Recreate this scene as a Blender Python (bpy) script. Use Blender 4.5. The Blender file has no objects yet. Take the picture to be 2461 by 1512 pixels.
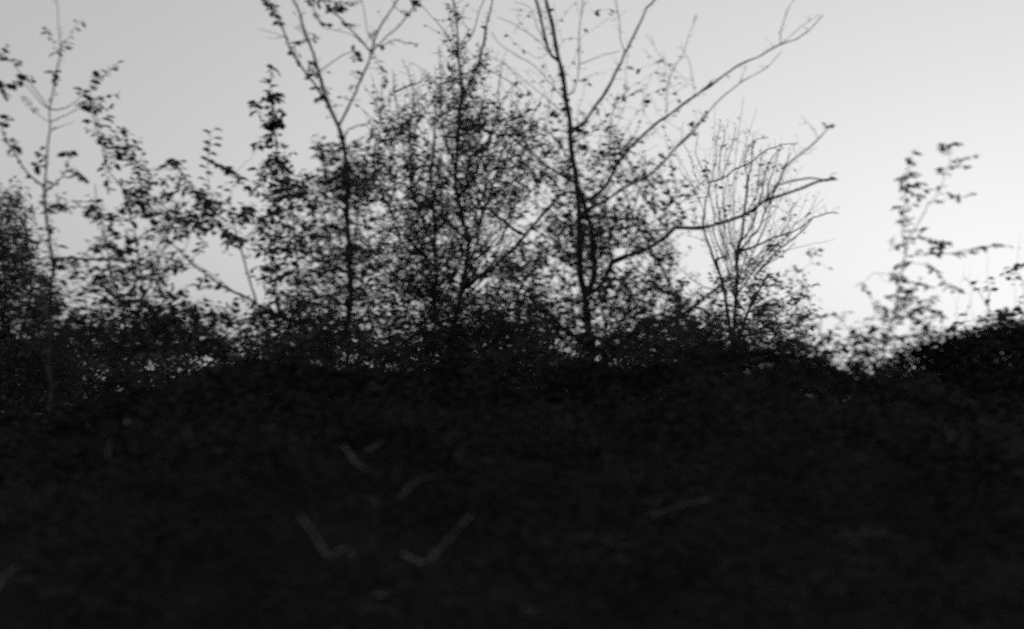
import bpy, math, random
import numpy as np
from mathutils import Vector, Matrix

random.seed(11)
rng = np.random.default_rng(11)
scene = bpy.context.scene
col = scene.collection

# ------------------------------------------------------------------ camera
CAM_Z = 1.6
PITCH = math.radians(9.35)
cam_data = bpy.data.cameras.new("camera")
cam = bpy.data.objects.new("camera", cam_data)
col.objects.link(cam)
cam.location = (0, 0, CAM_Z)
cam.rotation_euler = (math.radians(90) + PITCH, 0, 0)
cam_data.lens = 35.0
cam_data.sensor_width = 36.0
cam_data.clip_start = 0.05
cam_data.clip_end = 2000.0
cam_data.dof.use_dof = True
cam_data.dof.focus_distance = 60.0
cam_data.dof.aperture_fstop = 1.02
cam_data.dof.aperture_ratio = 0.78
scene.camera = cam

# ------------------------------------------------------------------ sky, sun, exposure
SUN_EL = math.radians(0.5)
SUN_AZ = math.radians(27.0)          # to the right of the view direction (+Y)
world = bpy.data.worlds.new("World")
scene.world = world
world.use_nodes = True
wn, wl = world.node_tree.nodes, world.node_tree.links
wn.clear()
sky = wn.new("ShaderNodeTexSky")
sky.sky_type = 'NISHITA'
sky.sun_disc = False
sky.sun_elevation = SUN_EL
sky.sun_rotation = SUN_AZ
sky.air_density = 1.0
sky.dust_density = 4.5
sky.ozone_density = 1.0
bw = wn.new("ShaderNodeSeparateColor")     # blue-sensitive black-and-white film: one grey channel
bg = wn.new("ShaderNodeBackground")
bg.inputs['Strength'].default_value = 0.15
wo = wn.new("ShaderNodeOutputWorld")
wl.new(sky.outputs['Color'], bw.inputs['Color'])
mixc = wn.new("ShaderNodeMix")
mixc.inputs['Factor'].default_value = 0.75
wl.new(bw.outputs['Green'], mixc.inputs['A'])
wl.new(bw.outputs['Blue'], mixc.inputs['B'])
film = wn.new("ShaderNodeMath")       # soft shoulder of the evening sky's brightness towards the sun
film.operation = 'POWER'
film.inputs[1].default_value = 0.78
wl.new(mixc.outputs['Result'], film.inputs[0])
wl.new(film.outputs['Value'], bg.inputs['Color'])
wl.new(bg.outputs['Background'], wo.inputs['Surface'])

sun_data = bpy.data.lights.new("sun", 'SUN')
sun_data.energy = 0.02
sun_data.angle = math.radians(12)
sun_obj = bpy.data.objects.new("sun", sun_data)
col.objects.link(sun_obj)
sd = Vector((math.sin(SUN_AZ) * math.cos(SUN_EL), math.cos(SUN_AZ) * math.cos(SUN_EL), math.sin(SUN_EL)))
sun_obj.rotation_euler = (-sd).to_track_quat('-Z', 'Y').to_euler()
sun_obj.location = sd * 50

scene.view_settings.view_transform = 'Standard'
scene.view_settings.look = 'None'
scene.view_settings.exposure = 2.55
scene.view_settings.gamma = 1.0
scene.view_settings.use_curve_mapping = False
scene.cycles.use_denoising = False      # the photograph is grainy

# ------------------------------------------------------------------ helpers: photo position + distance -> place in the world
VW, VH, FPX = 2461.0, 1512.0, 2461.0 * 35.0 / 36.0
CP, SP = math.cos(PITCH), math.sin(PITCH)
FR = {0: (0, 0, 1), 1: (0, 0, 3.072), 2: (0, 443, 2.56), 3: (551.3, 0, 3.072), 4: (551.3, 443, 2.792),
      5: (1102.6, 0, 3.072), 6: (1102.6, 443, 2.792), 7: (1575.1, 0, 3.072), 8: (1575.1, 443, 2.792),
      9: (1968.9, 295.3, 3.84), 10: (1968.9, 639.9, 3.84), 11: (196.9, 147.7, 3.84), 12: (836.8, 246.1, 4.8),
      13: (1230.6, 393.8, 4.8), 14: (1525.9, 275.6, 3.84), 15: (551.3, 541.4, 4.388), 16: (964.8, 541.4, 4.388),
      17: (0, 935.2, 2.621), 18: (639.9, 935.2, 2.621), 19: (1230.6, 935.2, 2.621), 20: (1772, 935.2, 2.621)}

def V(fr, pts):
    ox, oy, s = FR[fr]
    return [(ox + p[0] / s, oy + p[1] / s) for p in pts]

def W(x, y, Y):
    u, v = (x - VW / 2) / FPX, -(y - VH / 2) / FPX
    d = np.array([u, CP - v * SP, SP + v * CP])
    d = d * (Y / d[1])
    return np.array([d[0], d[1], d[2] + CAM_Z])

def proj(P):
    x, y, z = P[..., 0], P[..., 1], P[..., 2] - CAM_Z
    f = y * CP + z * SP
    up = -y * SP + z * CP
    return VW / 2 + FPX * x / f, VH / 2 - FPX * up / f

# ------------------------------------------------------------------ materials (the place is photographed in black and white: greys)
def mat(name, lo, hi, scale, rough=0.7, trans=0.0, spec=0.3):
    m = bpy.data.materials.new(name)
    m.use_nodes = True
    n, l = m.node_tree.nodes, m.node_tree.links
    b = n['Principled BSDF']
    tc = n.new('ShaderNodeTexCoord')
    no = n.new('ShaderNodeTexNoise')
    no.inputs['Scale'].default_value = scale
    no.inputs['Detail'].default_value = 4
    l.new(tc.outputs['Object'], no.inputs['Vector'])
    r = n.new('ShaderNodeMapRange')
    r.inputs['From Min'].default_value = 0.3
    r.inputs['From Max'].default_value = 0.7
    r.inputs['To Min'].default_value = lo
    r.inputs['To Max'].default_value = hi
    l.new(no.outputs['Fac'], r.inputs['Value'])
    l.new(r.outputs['Result'], b.inputs['Base Color'])
    b.inputs['Roughness'].default_value = rough
    b.inputs['Specular IOR Level'].default_value = spec
    if trans > 0:
        t = n.new('ShaderNodeBsdfTranslucent')
        l.new(r.outputs['Result'], t.inputs['Color'])
        mx = n.new('ShaderNodeMixShader')
        mx.inputs['Fac'].default_value = trans
        l.new(b.outputs['BSDF'], mx.inputs[1])
        l.new(t.outputs['BSDF'], mx.inputs[2])
        l.new(mx.outputs['Shader'], n['Material Output'].inputs['Surface'])
    return m

M_LEAF = mat("leaf", 0.06, 0.12, 9.0, 0.7, 0.3, 0.2)
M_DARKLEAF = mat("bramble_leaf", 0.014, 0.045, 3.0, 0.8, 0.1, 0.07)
M_LITRIDGE = mat("lit_ridge_leaf", 0.035, 0.065, 4.0, 0.8, 0.2, 0.1)  # bramble leaf in a lighter grey: sky light on the right ridge, painted in
M_FARLEAF = mat("far_leaf", 0.09, 0.16, 4.0, 0.8, 0.2, 0.1)
M_BARK = mat("bark", 0.03, 0.07, 30.0, 0.9, 0, 0.15)
M_PALE = mat("dead_wood", 0.10, 0.30, 40.0, 0.8, 0, 0.2)
M_STRAW = mat("dry_grass", 0.10, 0.18, 20.0, 0.8, 0.2, 0.2)
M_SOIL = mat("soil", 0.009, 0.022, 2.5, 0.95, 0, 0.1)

# ------------------------------------------------------------------ mesh builders
def link_mesh(name, verts, faces, material, parent=None, origin=(0, 0, 0), smooth=True):
    verts = np.asarray(verts, dtype=np.float32) - np.asarray(origin, dtype=np.float32)
    me = bpy.data.meshes.new(name)
    quads = np.asarray(faces, dtype=np.int32)
    me.vertices.add(len(verts))
    me.vertices.foreach_set('co', verts.ravel())
    k = quads.shape[1]
    me.loops.add(quads.size)
    me.loops.foreach_set('vertex_index', quads.ravel())
    me.polygons.add(len(quads))
    me.polygons.foreach_set('loop_start', np.arange(0, quads.size, k, dtype=np.int32))
    if smooth:
        me.polygons.foreach_set('use_smooth', np.ones(len(quads), dtype=bool))
    me.update(calc_edges=True)
    me.validate()
    me.materials.append(material)
    o = bpy.data.objects.new(name, me)
    col.objects.link(o)
    if parent is not None:
        o.parent = parent
    else:
        o.location = origin
    return o

def tubes(paths, sides):
    vs, fs, base = [], [], 0
    ang = np.arange(sides) * 2 * math.pi / sides
    ca, sa = np.cos(ang), np.sin(ang)
    for P, R in paths:
        P = np.asarray(P)
        n = len(P)
        T = np.gradient(P, axis=0)
        T /= (np.linalg.norm(T, axis=1, keepdims=True) + 1e-9)
        ref = np.array([0.31, 0.17, 0.94]) if abs(T[0][2]) < 0.8 else np.array([0.9, 0.37, 0.1])
        A = np.cross(T, ref)
        A /= (np.linalg.norm(A, axis=1, keepdims=True) + 1e-9)
        B = np.cross(T, A)
        ring = P[:, None, :] + np.asarray(R)[:, None, None] * (A[:, None, :] * ca[None, :, None] + B[:, None, :] * sa[None, :, None])
        vs.append(ring.reshape(-1, 3))
        i = np.arange(n - 1)[:, None] * sides + np.arange(sides)[None, :]
        j = np.arange(n - 1)[:, None] * sides + (np.arange(sides)[None, :] + 1) % sides
        fs.append(base + np.stack([i, j, j + sides, i + sides], -1).reshape(-1, 4))
        # caps (degenerate-free: one quad / folded polygon made of quads only for 4 sides)
        if sides == 4:
            fs.append(base + np.array([[3, 2, 1, 0], [(n - 1) * 4 + k for k in range(4)]]))
        base += n * sides
    return np.concatenate(vs), np.concatenate(fs)

def unit(a):
    return a / (np.linalg.norm(a, axis=-1, keepdims=True) + 1e-9)

def leaf_mesh(pos, d, nrm, size, aspect=0.5, fold=0.18):
    """pos,d,nrm: Nx3, size: N. Pointed oval leaves folded on the midrib."""
    d = unit(d)
    s = unit(np.cross(d, nrm))
    n = np.cross(s, d)
    L = size[:, None]
    w = L * aspect * 0.5
    droop = -n * L * 0.22
    base = pos
    tip = pos + d * L + droop
    l1 = pos + d * L * 0.28 + s * w * 0.9 + n * L * fold * 0.5
    l2 = pos + d * L * 0.68 + s * w * 0.8 + n * L * fold * 0.4 + droop * 0.5
    r1 = pos + d * L * 0.28 - s * w * 0.9 + n * L * fold * 0.5
    r2 = pos + d * L * 0.68 - s * w * 0.8 + n * L * fold * 0.4 + droop * 0.5
    v = np.stack([base, l1, l2, tip, r2, r1], 1).reshape(-1, 3)
    b = np.arange(len(pos))[:, None] * 6
    f = np.concatenate([b + np.array([[0, 3, 2, 1]]), b + np.array([[0, 5, 4, 3]])], 0)
    return v, f

def smooth_path(P, step):
    """Catmull-Rom through P, resampled about every step metres."""
    P = np.asarray(P, dtype=float)
    if len(P) < 2:
        return P
    Q = np.vstack([2 * P[0] - P[1], P, 2 * P[-1] - P[-2]])
    out = []
    for i in range(1, len(Q) - 2):
        seg = np.linalg.norm(Q[i + 1] - Q[i])
        k = max(1, int(round(seg / step)))
        t = np.arange(k)[:, None] / k
        a, b, c, e = Q[i - 1], Q[i], Q[i + 1], Q[i + 2]
        out.append(0.5 * ((2 * b) + (-a + c) * t + (2 * a - 5 * b + 4 * c - e) * t ** 2 + (-a + 3 * b - 3 * c + e) * t ** 3))
    out.append(P[-1:])
    return np.vstack(out)

def tag(o, label=None, cat=None, group=None, kind=None):
    if label: o['label'] = label
    if cat: o['category'] = cat
    if group: o['group'] = group
    if kind: o['kind'] = kind
    return o

# ------------------------------------------------------------------ the plant builder
class Plant:
    def __init__(self, name, label, cat, base, Y, leaf=0.055, aspect=0.62, tilt=0.45, up=0.35, twig_r=0.0022,
                 leaf_gap=0.028, group=None, bark=None, leafmat=None, spread=0.35, limb_k=1.15, bare=1.0, ext=0.12):
        self.limb_k, self.bare, self.ext = limb_k, bare, ext
        self.Y, self.leaf, self.aspect, self.tilt, self.up = Y, leaf, aspect, tilt, up
        self.twig_r, self.gap, self.spread = twig_r, leaf_gap, spread
        self.bark, self.leafmat = bark or M_BARK, leafmat or M_LEAF
        b = W(base[0], base[1], Y)
        self.origin = np.array([b[0], b[1], 0.0])
        self.root = bpy.data.objects.new(name, None)
        self.root.empty_display_size = 0.2
        col.objects.link(self.root)
        self.root.location = self.origin
        tag(self.root, label, cat, group)
        self.nodes, self.ndir, self.limbs, self.twigs = [], [], [], []
        self.lp, self.ld, self.ln, self.ls = [], [], [], []

    def _add_nodes(self, P):
        T = unit(np.gradient(P, axis=0))
        self.nodes.append(P); self.ndir.append(T)

    def stem(self, fr, pts, r0, r1, dy=(0, 0), ground=False, name='branch', leaves=0, wob=0.006, spurs=0.0, jl=1.0):
        pts = V(fr, pts)
        n = len(pts)
        P = np.array([W(p[0], p[1], self.Y + dy[0] + (dy[1] - dy[0]) * i / (n - 1)) for i, p in enumerate(pts)])
        if ground:
            g = P[0].copy(); g[2] = -0.05
            k = max(1, int(P[0][2] / 0.5))
            ext = [g + (P[0] - g) * i / k for i in range(k)]
            for e in ext[1:]:
                e[:2] += rng.normal(0, 0.012, 2)
            P = np.vstack([ext, P])
        elif self.nodes:
            N = np.concatenate(self.nodes)
            dd = np.linalg.norm(N - P[0], axis=1); b = N[int(np.argmin(dd))]
            if 0.004 < dd.min() < 0.3:
                P = np.vstack([b, P]) if dd.min() > 0.06 else np.vstack([b, P[1:]])
        P = smooth_path(P, 0.07)
        w = rng.normal(0, wob, P.shape)
        if len(P) > 3:
            w[1:-1] = (w[:-2] + w[1:-1] + w[2:]) / 2
        w[0] = 0
        P = P + w
        t = np.linspace(0, 1, len(P))
        R = (r0 + (r1 - r0) * t) * (1 + 0.10 * rng.normal(0, 1, len(P)))
        self._add_nodes(P)
        R = R * self.limb_k
        self.limbs.append((name, P, R))
        if leaves:
            self.leafy(P, 0.0, leaves, jl)
        if spurs:
            self.spurs(P, spurs)
        return P

    def shoot(self, fr, pts, dens=1.0, dy=(0, 0), r=None, start=0.0, jl=1.0):
        """a thin leafy shoot drawn by hand"""
        pts = V(fr, pts)
        n = len(pts)
        P = np.array([W(p[0], p[1], self.Y + dy[0] + (dy[1] - dy[0]) * i / (n - 1)) for i, p in enumerate(pts)])
        P = smooth_path(P, 0.05) 
        P = P + rng.normal(0, 0.003, P.shape)
        if self.nodes:
            N = np.concatenate(self.nodes)
            dd = np.sum((N - P[0]) ** 2, axis=1); dd = dd + 0.5 * np.clip(N[:, 2] - P[0][2], 0, 1) * np.sqrt(dd)
            b = N[int(np.argmin(dd))]; L = float(np.linalg.norm(b - P[0]))
            if L > 0.012:
                tt = np.linspace(0, 1, max(3, int(L / 0.04)))[:, None]
                mid = (b + P[0]) / 2 - np.array([0, 0, 0.12 * L])
                P = np.vstack([((1 - tt) ** 2 * b + 2 * tt * (1 - tt) * mid + tt ** 2 * P[0])[:-1], P])
                start = max(start, min(0.9, L / (L + 0.15)) if len(pts) < 3 else start)
        r = r or self.twig_r
        self.twigs.append((P, np.linspace(r * 1.4, r * 0.5, len(P))))
        self._add_nodes(P)
        if dens: self.leafy(P, start, dens, jl)

    def leafy(self, P, start, dens, jl=1.0):
        seg = np.linalg.norm(np.diff(P, axis=0), axis=1)
        s = np.concatenate([[0], np.cumsum(seg)])
        L = s[-1]
        if L < 1e-4: return
        n = int(L * (1 - start) / self.gap * dens * 1.15 + rng.random())
        if n <= 0: return
        q = start * L + (1 - start) * L * (np.arange(n) + rng.random(n) * 0.6) / max(n, 1)
        X = np.stack([np.interp(q, s, P[:, k]) for k in range(3)], 1)
        T = unit(np.stack([np.interp(q, s, np.gradient(P[:, k])) for k in range(3)], 1))
        side = np.where(np.arange(n) % 2 == 0, 1.0, -1.0)[:, None]
        a = rng.random() * math.pi
        ref = np.array([math.cos(a), math.sin(a), 0.15])
        S = unit(np.cross(T, np.cross(ref, T)) + rng.normal(0, 0.35, (n, 3)))
        D = S * side + T * 0.45 + rng.normal(0, 0.25, (n, 3))
        D[:, 2] = D[:, 2] * 0.45 - 0.12
        N = np.array([0, 0, 1.0]) + rng.normal(0, self.tilt * 1.05, (n, 3))
        self.lp.append(X + unit(D) * 0.006); self.ld.append(D); self.ln.append(N)
        self.ls.append(self.leaf * jl * np.clip(rng.lognormal(0.0, 0.32, n), 0.4, 1.9))

    def spurs(self, P, dens):
        seg = np.linalg.norm(np.diff(P, axis=0), axis=1)
        L = seg.sum()
        n = int(L / 0.045 * dens)
        for _ in range(n):
            i = rng.integers(0, len(P) - 1)
            b = P[i] + (P[i + 1] - P[i]) * rng.random()
            d = unit(rng.normal(0, 1, 3) + np.array([0, 0, 0.5]))
            l = 0.03 + 0.07 * rng.random()
            Q = np.array([b, b + d * l * 0.5, b + d * l + np.array([0, 0, 0.012])])
            self.twigs.append((Q, np.array([0.002, 0.0017, 0.001])))
            if rng.random() < 0.7 * self.bare ** 0.5:
                k = rng.integers(1, 3)
                self.lp.append(np.repeat(Q[2:3], k, 0)); self.ld.append(rng.normal(0, 1, (k, 3)) + d)
                self.ln.append(np.array([0, 0, 1.0]) + rng.normal(0, 0.6, (k, 3)))
                self.ls.append(self.leaf * (0.35 + 0.35 * rng.random(k)))

    def fill(self, fr, blobs, dens=1.0, down=0.0, clump=0.0):
        """grow leafy twigs from the skeleton into ellipses (cx, cy, rx, ry, cover) of the crown"""
        ox, oy, s = FR[fr]
        for (cx, cy, rx, ry, cov) in blobs:
            cx, cy, rx, ry = ox + cx / s, oy + cy / s, rx / s, ry / s
            m = self.Y / FPX
            area = math.pi * rx * ry * m * m
            nl = -math.log(1 - min(cov, 0.9)) * area / (self.leaf ** 2 * self.aspect * 0.42) * dens * 1.35
            ns = max(1, int(nl / 9 / self.bare ** 0.75))
            cl = []
            for k in range(max(1, ns // 6)):
                a, q = rng.random() * 2 * math.pi, math.sqrt(rng.random())
                cl.append((cx + rx * q * math.cos(a), cy + ry * q * math.sin(a), rng.normal(0, self.spread * 0.6)))
            tg = []
            for k in range(ns):
                if rng.random() < clump:
                    c = cl[rng.integers(0, len(cl))]
                    x, y, dy = c[0] + rng.normal(0, 14), c[1] + rng.normal(0, 10), c[2] + rng.normal(0, .06)
                else:
                    a, q = rng.random() * 2 * math.pi, math.sqrt(rng.random())
                    x, y, dy = cx + rx * q * math.cos(a), cy + ry * q * math.sin(a), rng.normal(0, self.spread * 0.6)
                tg.append(W(x, y, self.Y + np.clip(dy, -self.spread * 1.3, self.spread * 1.3)))
            N = np.concatenate(self.nodes)
            tg.sort(key=lambda t: np.min(np.sum((N - t) ** 2, axis=1)))
            for t in tg:
                self.grow(t, leaf_dens=self.bare)

    def grow(self, t, leaf_dens=1.0, start=0.3, twig_r=None):
        N = np.concatenate(self.nodes); D = np.concatenate(self.ndir)
        if len(self.nodes) > 60:
            self.nodes, self.ndir = [N], [D]
        v = t - N
        dist = np.linalg.norm(v, axis=1)
        cost = dist * (1.0 + 0.9 * np.clip(-v[:, 2] / (dist + 1e-6) + self.up, 0, 2))
        i = int(np.argmin(cost))
        b, d, L = N[i], D[i], dist[i]
        if L < 0.03: 
            return
        c1 = b + (d * 0.35 + v[i] / L * 0.5 + np.array([0, 0, 0.12])) * L * 0.45
        tt = np.linspace(0, 1, max(4, int(L / 0.05)))[:, None]
        P = (1 - tt) ** 2 * b + 2 * tt * (1 - tt) * c1 + tt ** 2 * t
        # extend the tip a little upward as a shoot
        ext = unit((P[-1] - P[-2]) + np.array([0, 0, 0.02])) * self.ext * (0.5 + 0.9 * rng.random())
        P = np.vstack([P, P[-1] + ext * 0.5, P[-1] + ext])
        P[1:] += rng.normal(0, 0.006, (len(P) - 1, 3))
        r = twig_r or self.twig_r
        r = r * min(2.5, 0.8 + L * 1.6)
        self.twigs.append((P, np.linspace(r, self.twig_r * 0.45, len(P))))
        self._add_nodes(P[2:])
        if leaf_dens:
            self.leafy(P, start if L > 0.25 else 0.1, leaf_dens)

    def branches(self, fr, blobs, n, r0=0.006, steep=0.5, spur=0.9):
        """secondary boughs rising from the trunk and limbs towards points in the crown"""
        ox, oy, s = FR[fr]
        base = np.concatenate(self.nodes)
        w = np.array([b[2] * b[3] for b in blobs], float); w /= w.sum()
        for _ in range(n):
            cx, cy, rx, ry = blobs[rng.choice(len(blobs), p=w)][:4]
            a, q = rng.random() * 2 * math.pi, math.sqrt(rng.random())
            t = W(ox + (cx + rx * q * math.cos(a)) / s, oy + (cy + ry * q * math.sin(a)) / s, self.Y + rng.normal(0, self.spread * .5))
            v = t - base; d = np.linalg.norm(v, axis=1)
            ok = np.where((d > 0.3) & (d < 1.5) & (v[:, 2] / d > steep))[0]
            if len(ok) == 0: continue
            i = ok[rng.integers(0, len(ok))] if rng.random() < .3 else ok[int(np.argmin(d[ok]))]
            L = d[i]
            c = base[i] + v[i] * .5 + np.array([v[i][0] * .18, v[i][1] * .18, -0.06 * L])
            tt = np.linspace(0, 1, max(6, int(L / .07)))[:, None]
            P = (1 - tt) ** 2 * base[i] + 2 * tt * (1 - tt) * c + tt ** 2 * t
            P[1:] += rng.normal(0, .008, (len(P) - 1, 3))
            rr = r0 * (0.6 + 0.7 * rng.random()) * min(1.4, .6 + L * .6)
            self._add_nodes(P[1:])
            self.limbs.append(('branch', P, np.linspace(rr, .0018, len(P))))
            self.spurs(P[len(P) // 4:], spur)

    def build(self):
        for name, P, R in self.limbs:
            v, f = tubes([(P, R)], 8 if R[0] > 0.012 else 6)
            link_mesh(name, v, f, self.bark, self.root, self.origin)
        if self.twigs:
            v, f = tubes(self.twigs, 4)
            link_mesh('twigs', v, f, self.bark, self.root, self.origin)
        if self.lp:
            v, f = leaf_mesh(np.concatenate(self.lp), np.concatenate(self.ld), np.concatenate(self.ln),
                             np.concatenate(self.ls), self.aspect)
            link_mesh('crown', v, f, self.leafmat, self.root, self.origin, smooth=False)
            print(self.root.name, 'leaves', sum(len(a) for a in self.lp), 'twigs', len(self.twigs))
        return self.root

# ------------------------------------------------------------------ smooth value noise for terrain
def vnoise(x, y, seed=0):
    xi, yi = np.floor(x).astype(int), np.floor(y).astype(int)
    xf, yf = x - xi, y - yi
    def h(a, b):
        q = (a * 374761393 + b * 668265263 + seed * 974634777) & 0xffffffff
        q = ((q ^ (q >> 13)) * 1274126177) & 0xffffffff
        return ((q ^ (q >> 16)) & 0xffff) / 65535.0
    u, w = xf * xf * (3 - 2 * xf), yf * yf * (3 - 2 * yf)
    return (h(xi, yi) * (1 - u) + h(xi + 1, yi) * u) * (1 - w) + (h(xi, yi + 1) * (1 - u) + h(xi + 1, yi + 1) * u) * w

# crest line of the brambles (photo x -> photo y), standing at Y = 6.3
CREST = np.array([(-900, 985), (-300, 1010), (0, 1010), (150, 985), (300, 945), (450, 905), (600, 890), (830, 895), (1000, 885),
                  (1200, 880), (1400, 880), (1560, 868), (1700, 842), (1790, 838), (1880, 865), (1960, 900), (2080, 905),
                  (2200, 925), (2330, 960), (2461, 1010), (2700, 1050), (3400, 1080)], float)
def bramble_h(x, y):
    vx = VW / 2 + FPX * x / (6.3 * CP)
    cy = np.interp(vx, CREST[:, 0], CREST[:, 1])
    u = -(cy - VH / 2) / FPX
    crest = CAM_Z + 6.3 * (SP + u * CP) / (CP - u * SP) + 0.0
    t = np.clip((y - 2.4) / (6.3 - 2.4), 0, 1)
    low = 0.85
    h = low + (crest - low) * (t ** 0.9)
    back = np.clip((y - 6.9) / 1.6, 0, 1)
    h = h * (1 - 0.75 * back ** 1.3)
    front = np.clip((2.6 - y) / 0.7, 0, 1)
    h = h * (1 - front)
    lump = (vnoise(x * 1.3 + 40, y * 1.3 + 9, 1) - 0.5) * 0.30 + (vnoise(x * 3.1, y * 3.1, 2) - 0.5) * 0.16
    return np.maximum(h + lump * np.clip(h, 0, 1) * (1 - 0.45 * (t > 0.9)), 0)

# ------------------------------------------------------------------ ground: one sheet to the horizon with a core added under the brambles to stop light leaking through
def build_ground():
    xs = np.concatenate([-np.geomspace(900, 9, 14), np.linspace(-8, 8, 129), np.geomspace(9, 900, 14)])
    ys = np.concatenate([-np.geomspace(900, 4, 12), np.linspace(-3, 16, 153), np.geomspace(18, 900, 14)])
    X, Y = np.meshgrid(xs, ys)
    mp = W(2440, 822, 7.5)
    ms = np.sqrt(((X - mp[0]) / 1.55) ** 2 + ((Y - 7.5) / 1.05) ** 2)
    mound_core = (mp[2] - 0.17) * np.sqrt(np.clip(1 - ms ** 3.4, 0, 1))  # unseen core added inside the mound so light does not pass through its leaves
    Z = np.maximum(np.clip(bramble_h(X, Y) - 0.17, 0, None) * 0.99 * (np.abs(X) < 7.9), mound_core) + (vnoise(X * 0.7, Y * 0.7, 5) - 0.5) * 0.08
    v = np.stack([X, Y, Z], -1).reshape(-1, 3)
    nx = len(xs)
    i = (np.arange(len(ys) - 1)[:, None] * nx + np.arange(nx - 1)[None, :]).ravel()
    f = np.stack([i, i + 1, i + nx + 1, i + nx], -1)
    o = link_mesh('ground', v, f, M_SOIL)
    tag(o, kind='structure')
build_ground()

# ------------------------------------------------------------------ the bramble thicket (uncountable stems and leaves)
def build_thicket():
    n = 560000
    x = rng.uniform(-7.5, 7.5, n)
    y = 2.0 + 6.5 * rng.random(n) ** 0.85
    keep = np.abs(x) < 1.2 + y * 0.78
    x, y = x[keep], y[keep]
    e = 0.05
    h = bramble_h(x, y)
    hx = (bramble_h(x + e, y) - h) / e
    hy = (bramble_h(x, y + e) - h) / e
    ok = h > 0.15
    x, y, h, hx, hy = x[ok], y[ok], h[ok], hx[ok], hy[ok]
    m = len(x)
    z = h - rng.exponential(0.15, m) + 0.07 * rng.random(m)
    z = np.clip(z, 0.05, None)
    up = unit(np.stack([-hx * 0.6, -hy * 0.6, np.ones(m)], 1))
    nr = up + rng.normal(0, 0.55, (m, 3))
    d = rng.normal(0, 1, (m, 3)); d[:, 2] *= 0.4
    size = (0.018 + 0.018 * rng.random(m)) * np.clip(0.42 + y / 9, 0, 1.15)
    v, f = leaf_mesh(np.stack([x, y, z], 1), d, nr, size, 0.62)
    # arching canes
    canes, cl = [], []
    for k in range(1500):
        bx = rng.uniform(-5, 5); by = rng.uniform(2.9, 7.0) if k < 500 else rng.uniform(5.7, 7.1)
        hh = float(bramble_h(np.array([bx]), np.array([by]))[0])
        if hh < 0.6: continue
        a = rng.random() * 2 * math.pi
        L = 0.25 + 0.5 * rng.random()
        t = np.linspace(0, 1, 8)[:, None]
        top = rng.uniform(0.03, 0.14)
        p0 = np.array([bx, by, hh - 0.12])
        if k >= 500:
            L *= 0.5; top = rng.uniform(.02, .10)
        p2 = p0 + np.array([math.cos(a) * L, math.sin(a) * L, rng.uniform(-0.15, 0.10) if k < 500 else rng.uniform(0.05, 0.34) * (rng.random() ** .5)])
        p1 = (p0 + p2) / 2 + np.array([0, 0, top * 2])
        P = (1 - t) ** 2 * p0 + 2 * t * (1 - t) * p1 + t ** 2 * p2
        canes.append((P, np.linspace(0.003, 0.0012, 8)))
        q = P[np.repeat(np.arange(2, 8), 2)]
        cl.append(q + rng.normal(0, 0.012, q.shape))
    cv, cf = tubes(canes, 4)
    q = np.concatenate(cl); k = len(q)
    dd = rng.normal(0, 1, (k, 3)); dd[:, 2] *= 0.35
    lv, lf = leaf_mesh(q, dd, np.array([0, 0, 1.0]) + rng.normal(0, 0.5, (k, 3)), 0.03 + 0.03 * rng.random(k), 0.6)
    allv = np.concatenate([v, cv, lv])
    allf = np.concatenate([f, cf + len(v), lf + len(v) + len(cv)])
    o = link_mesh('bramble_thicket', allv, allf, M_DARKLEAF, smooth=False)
    tag(o, 'black mass of low brambles filling the whole bottom half of the photo', 'brambles', kind='stuff')
build_thicket()

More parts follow.
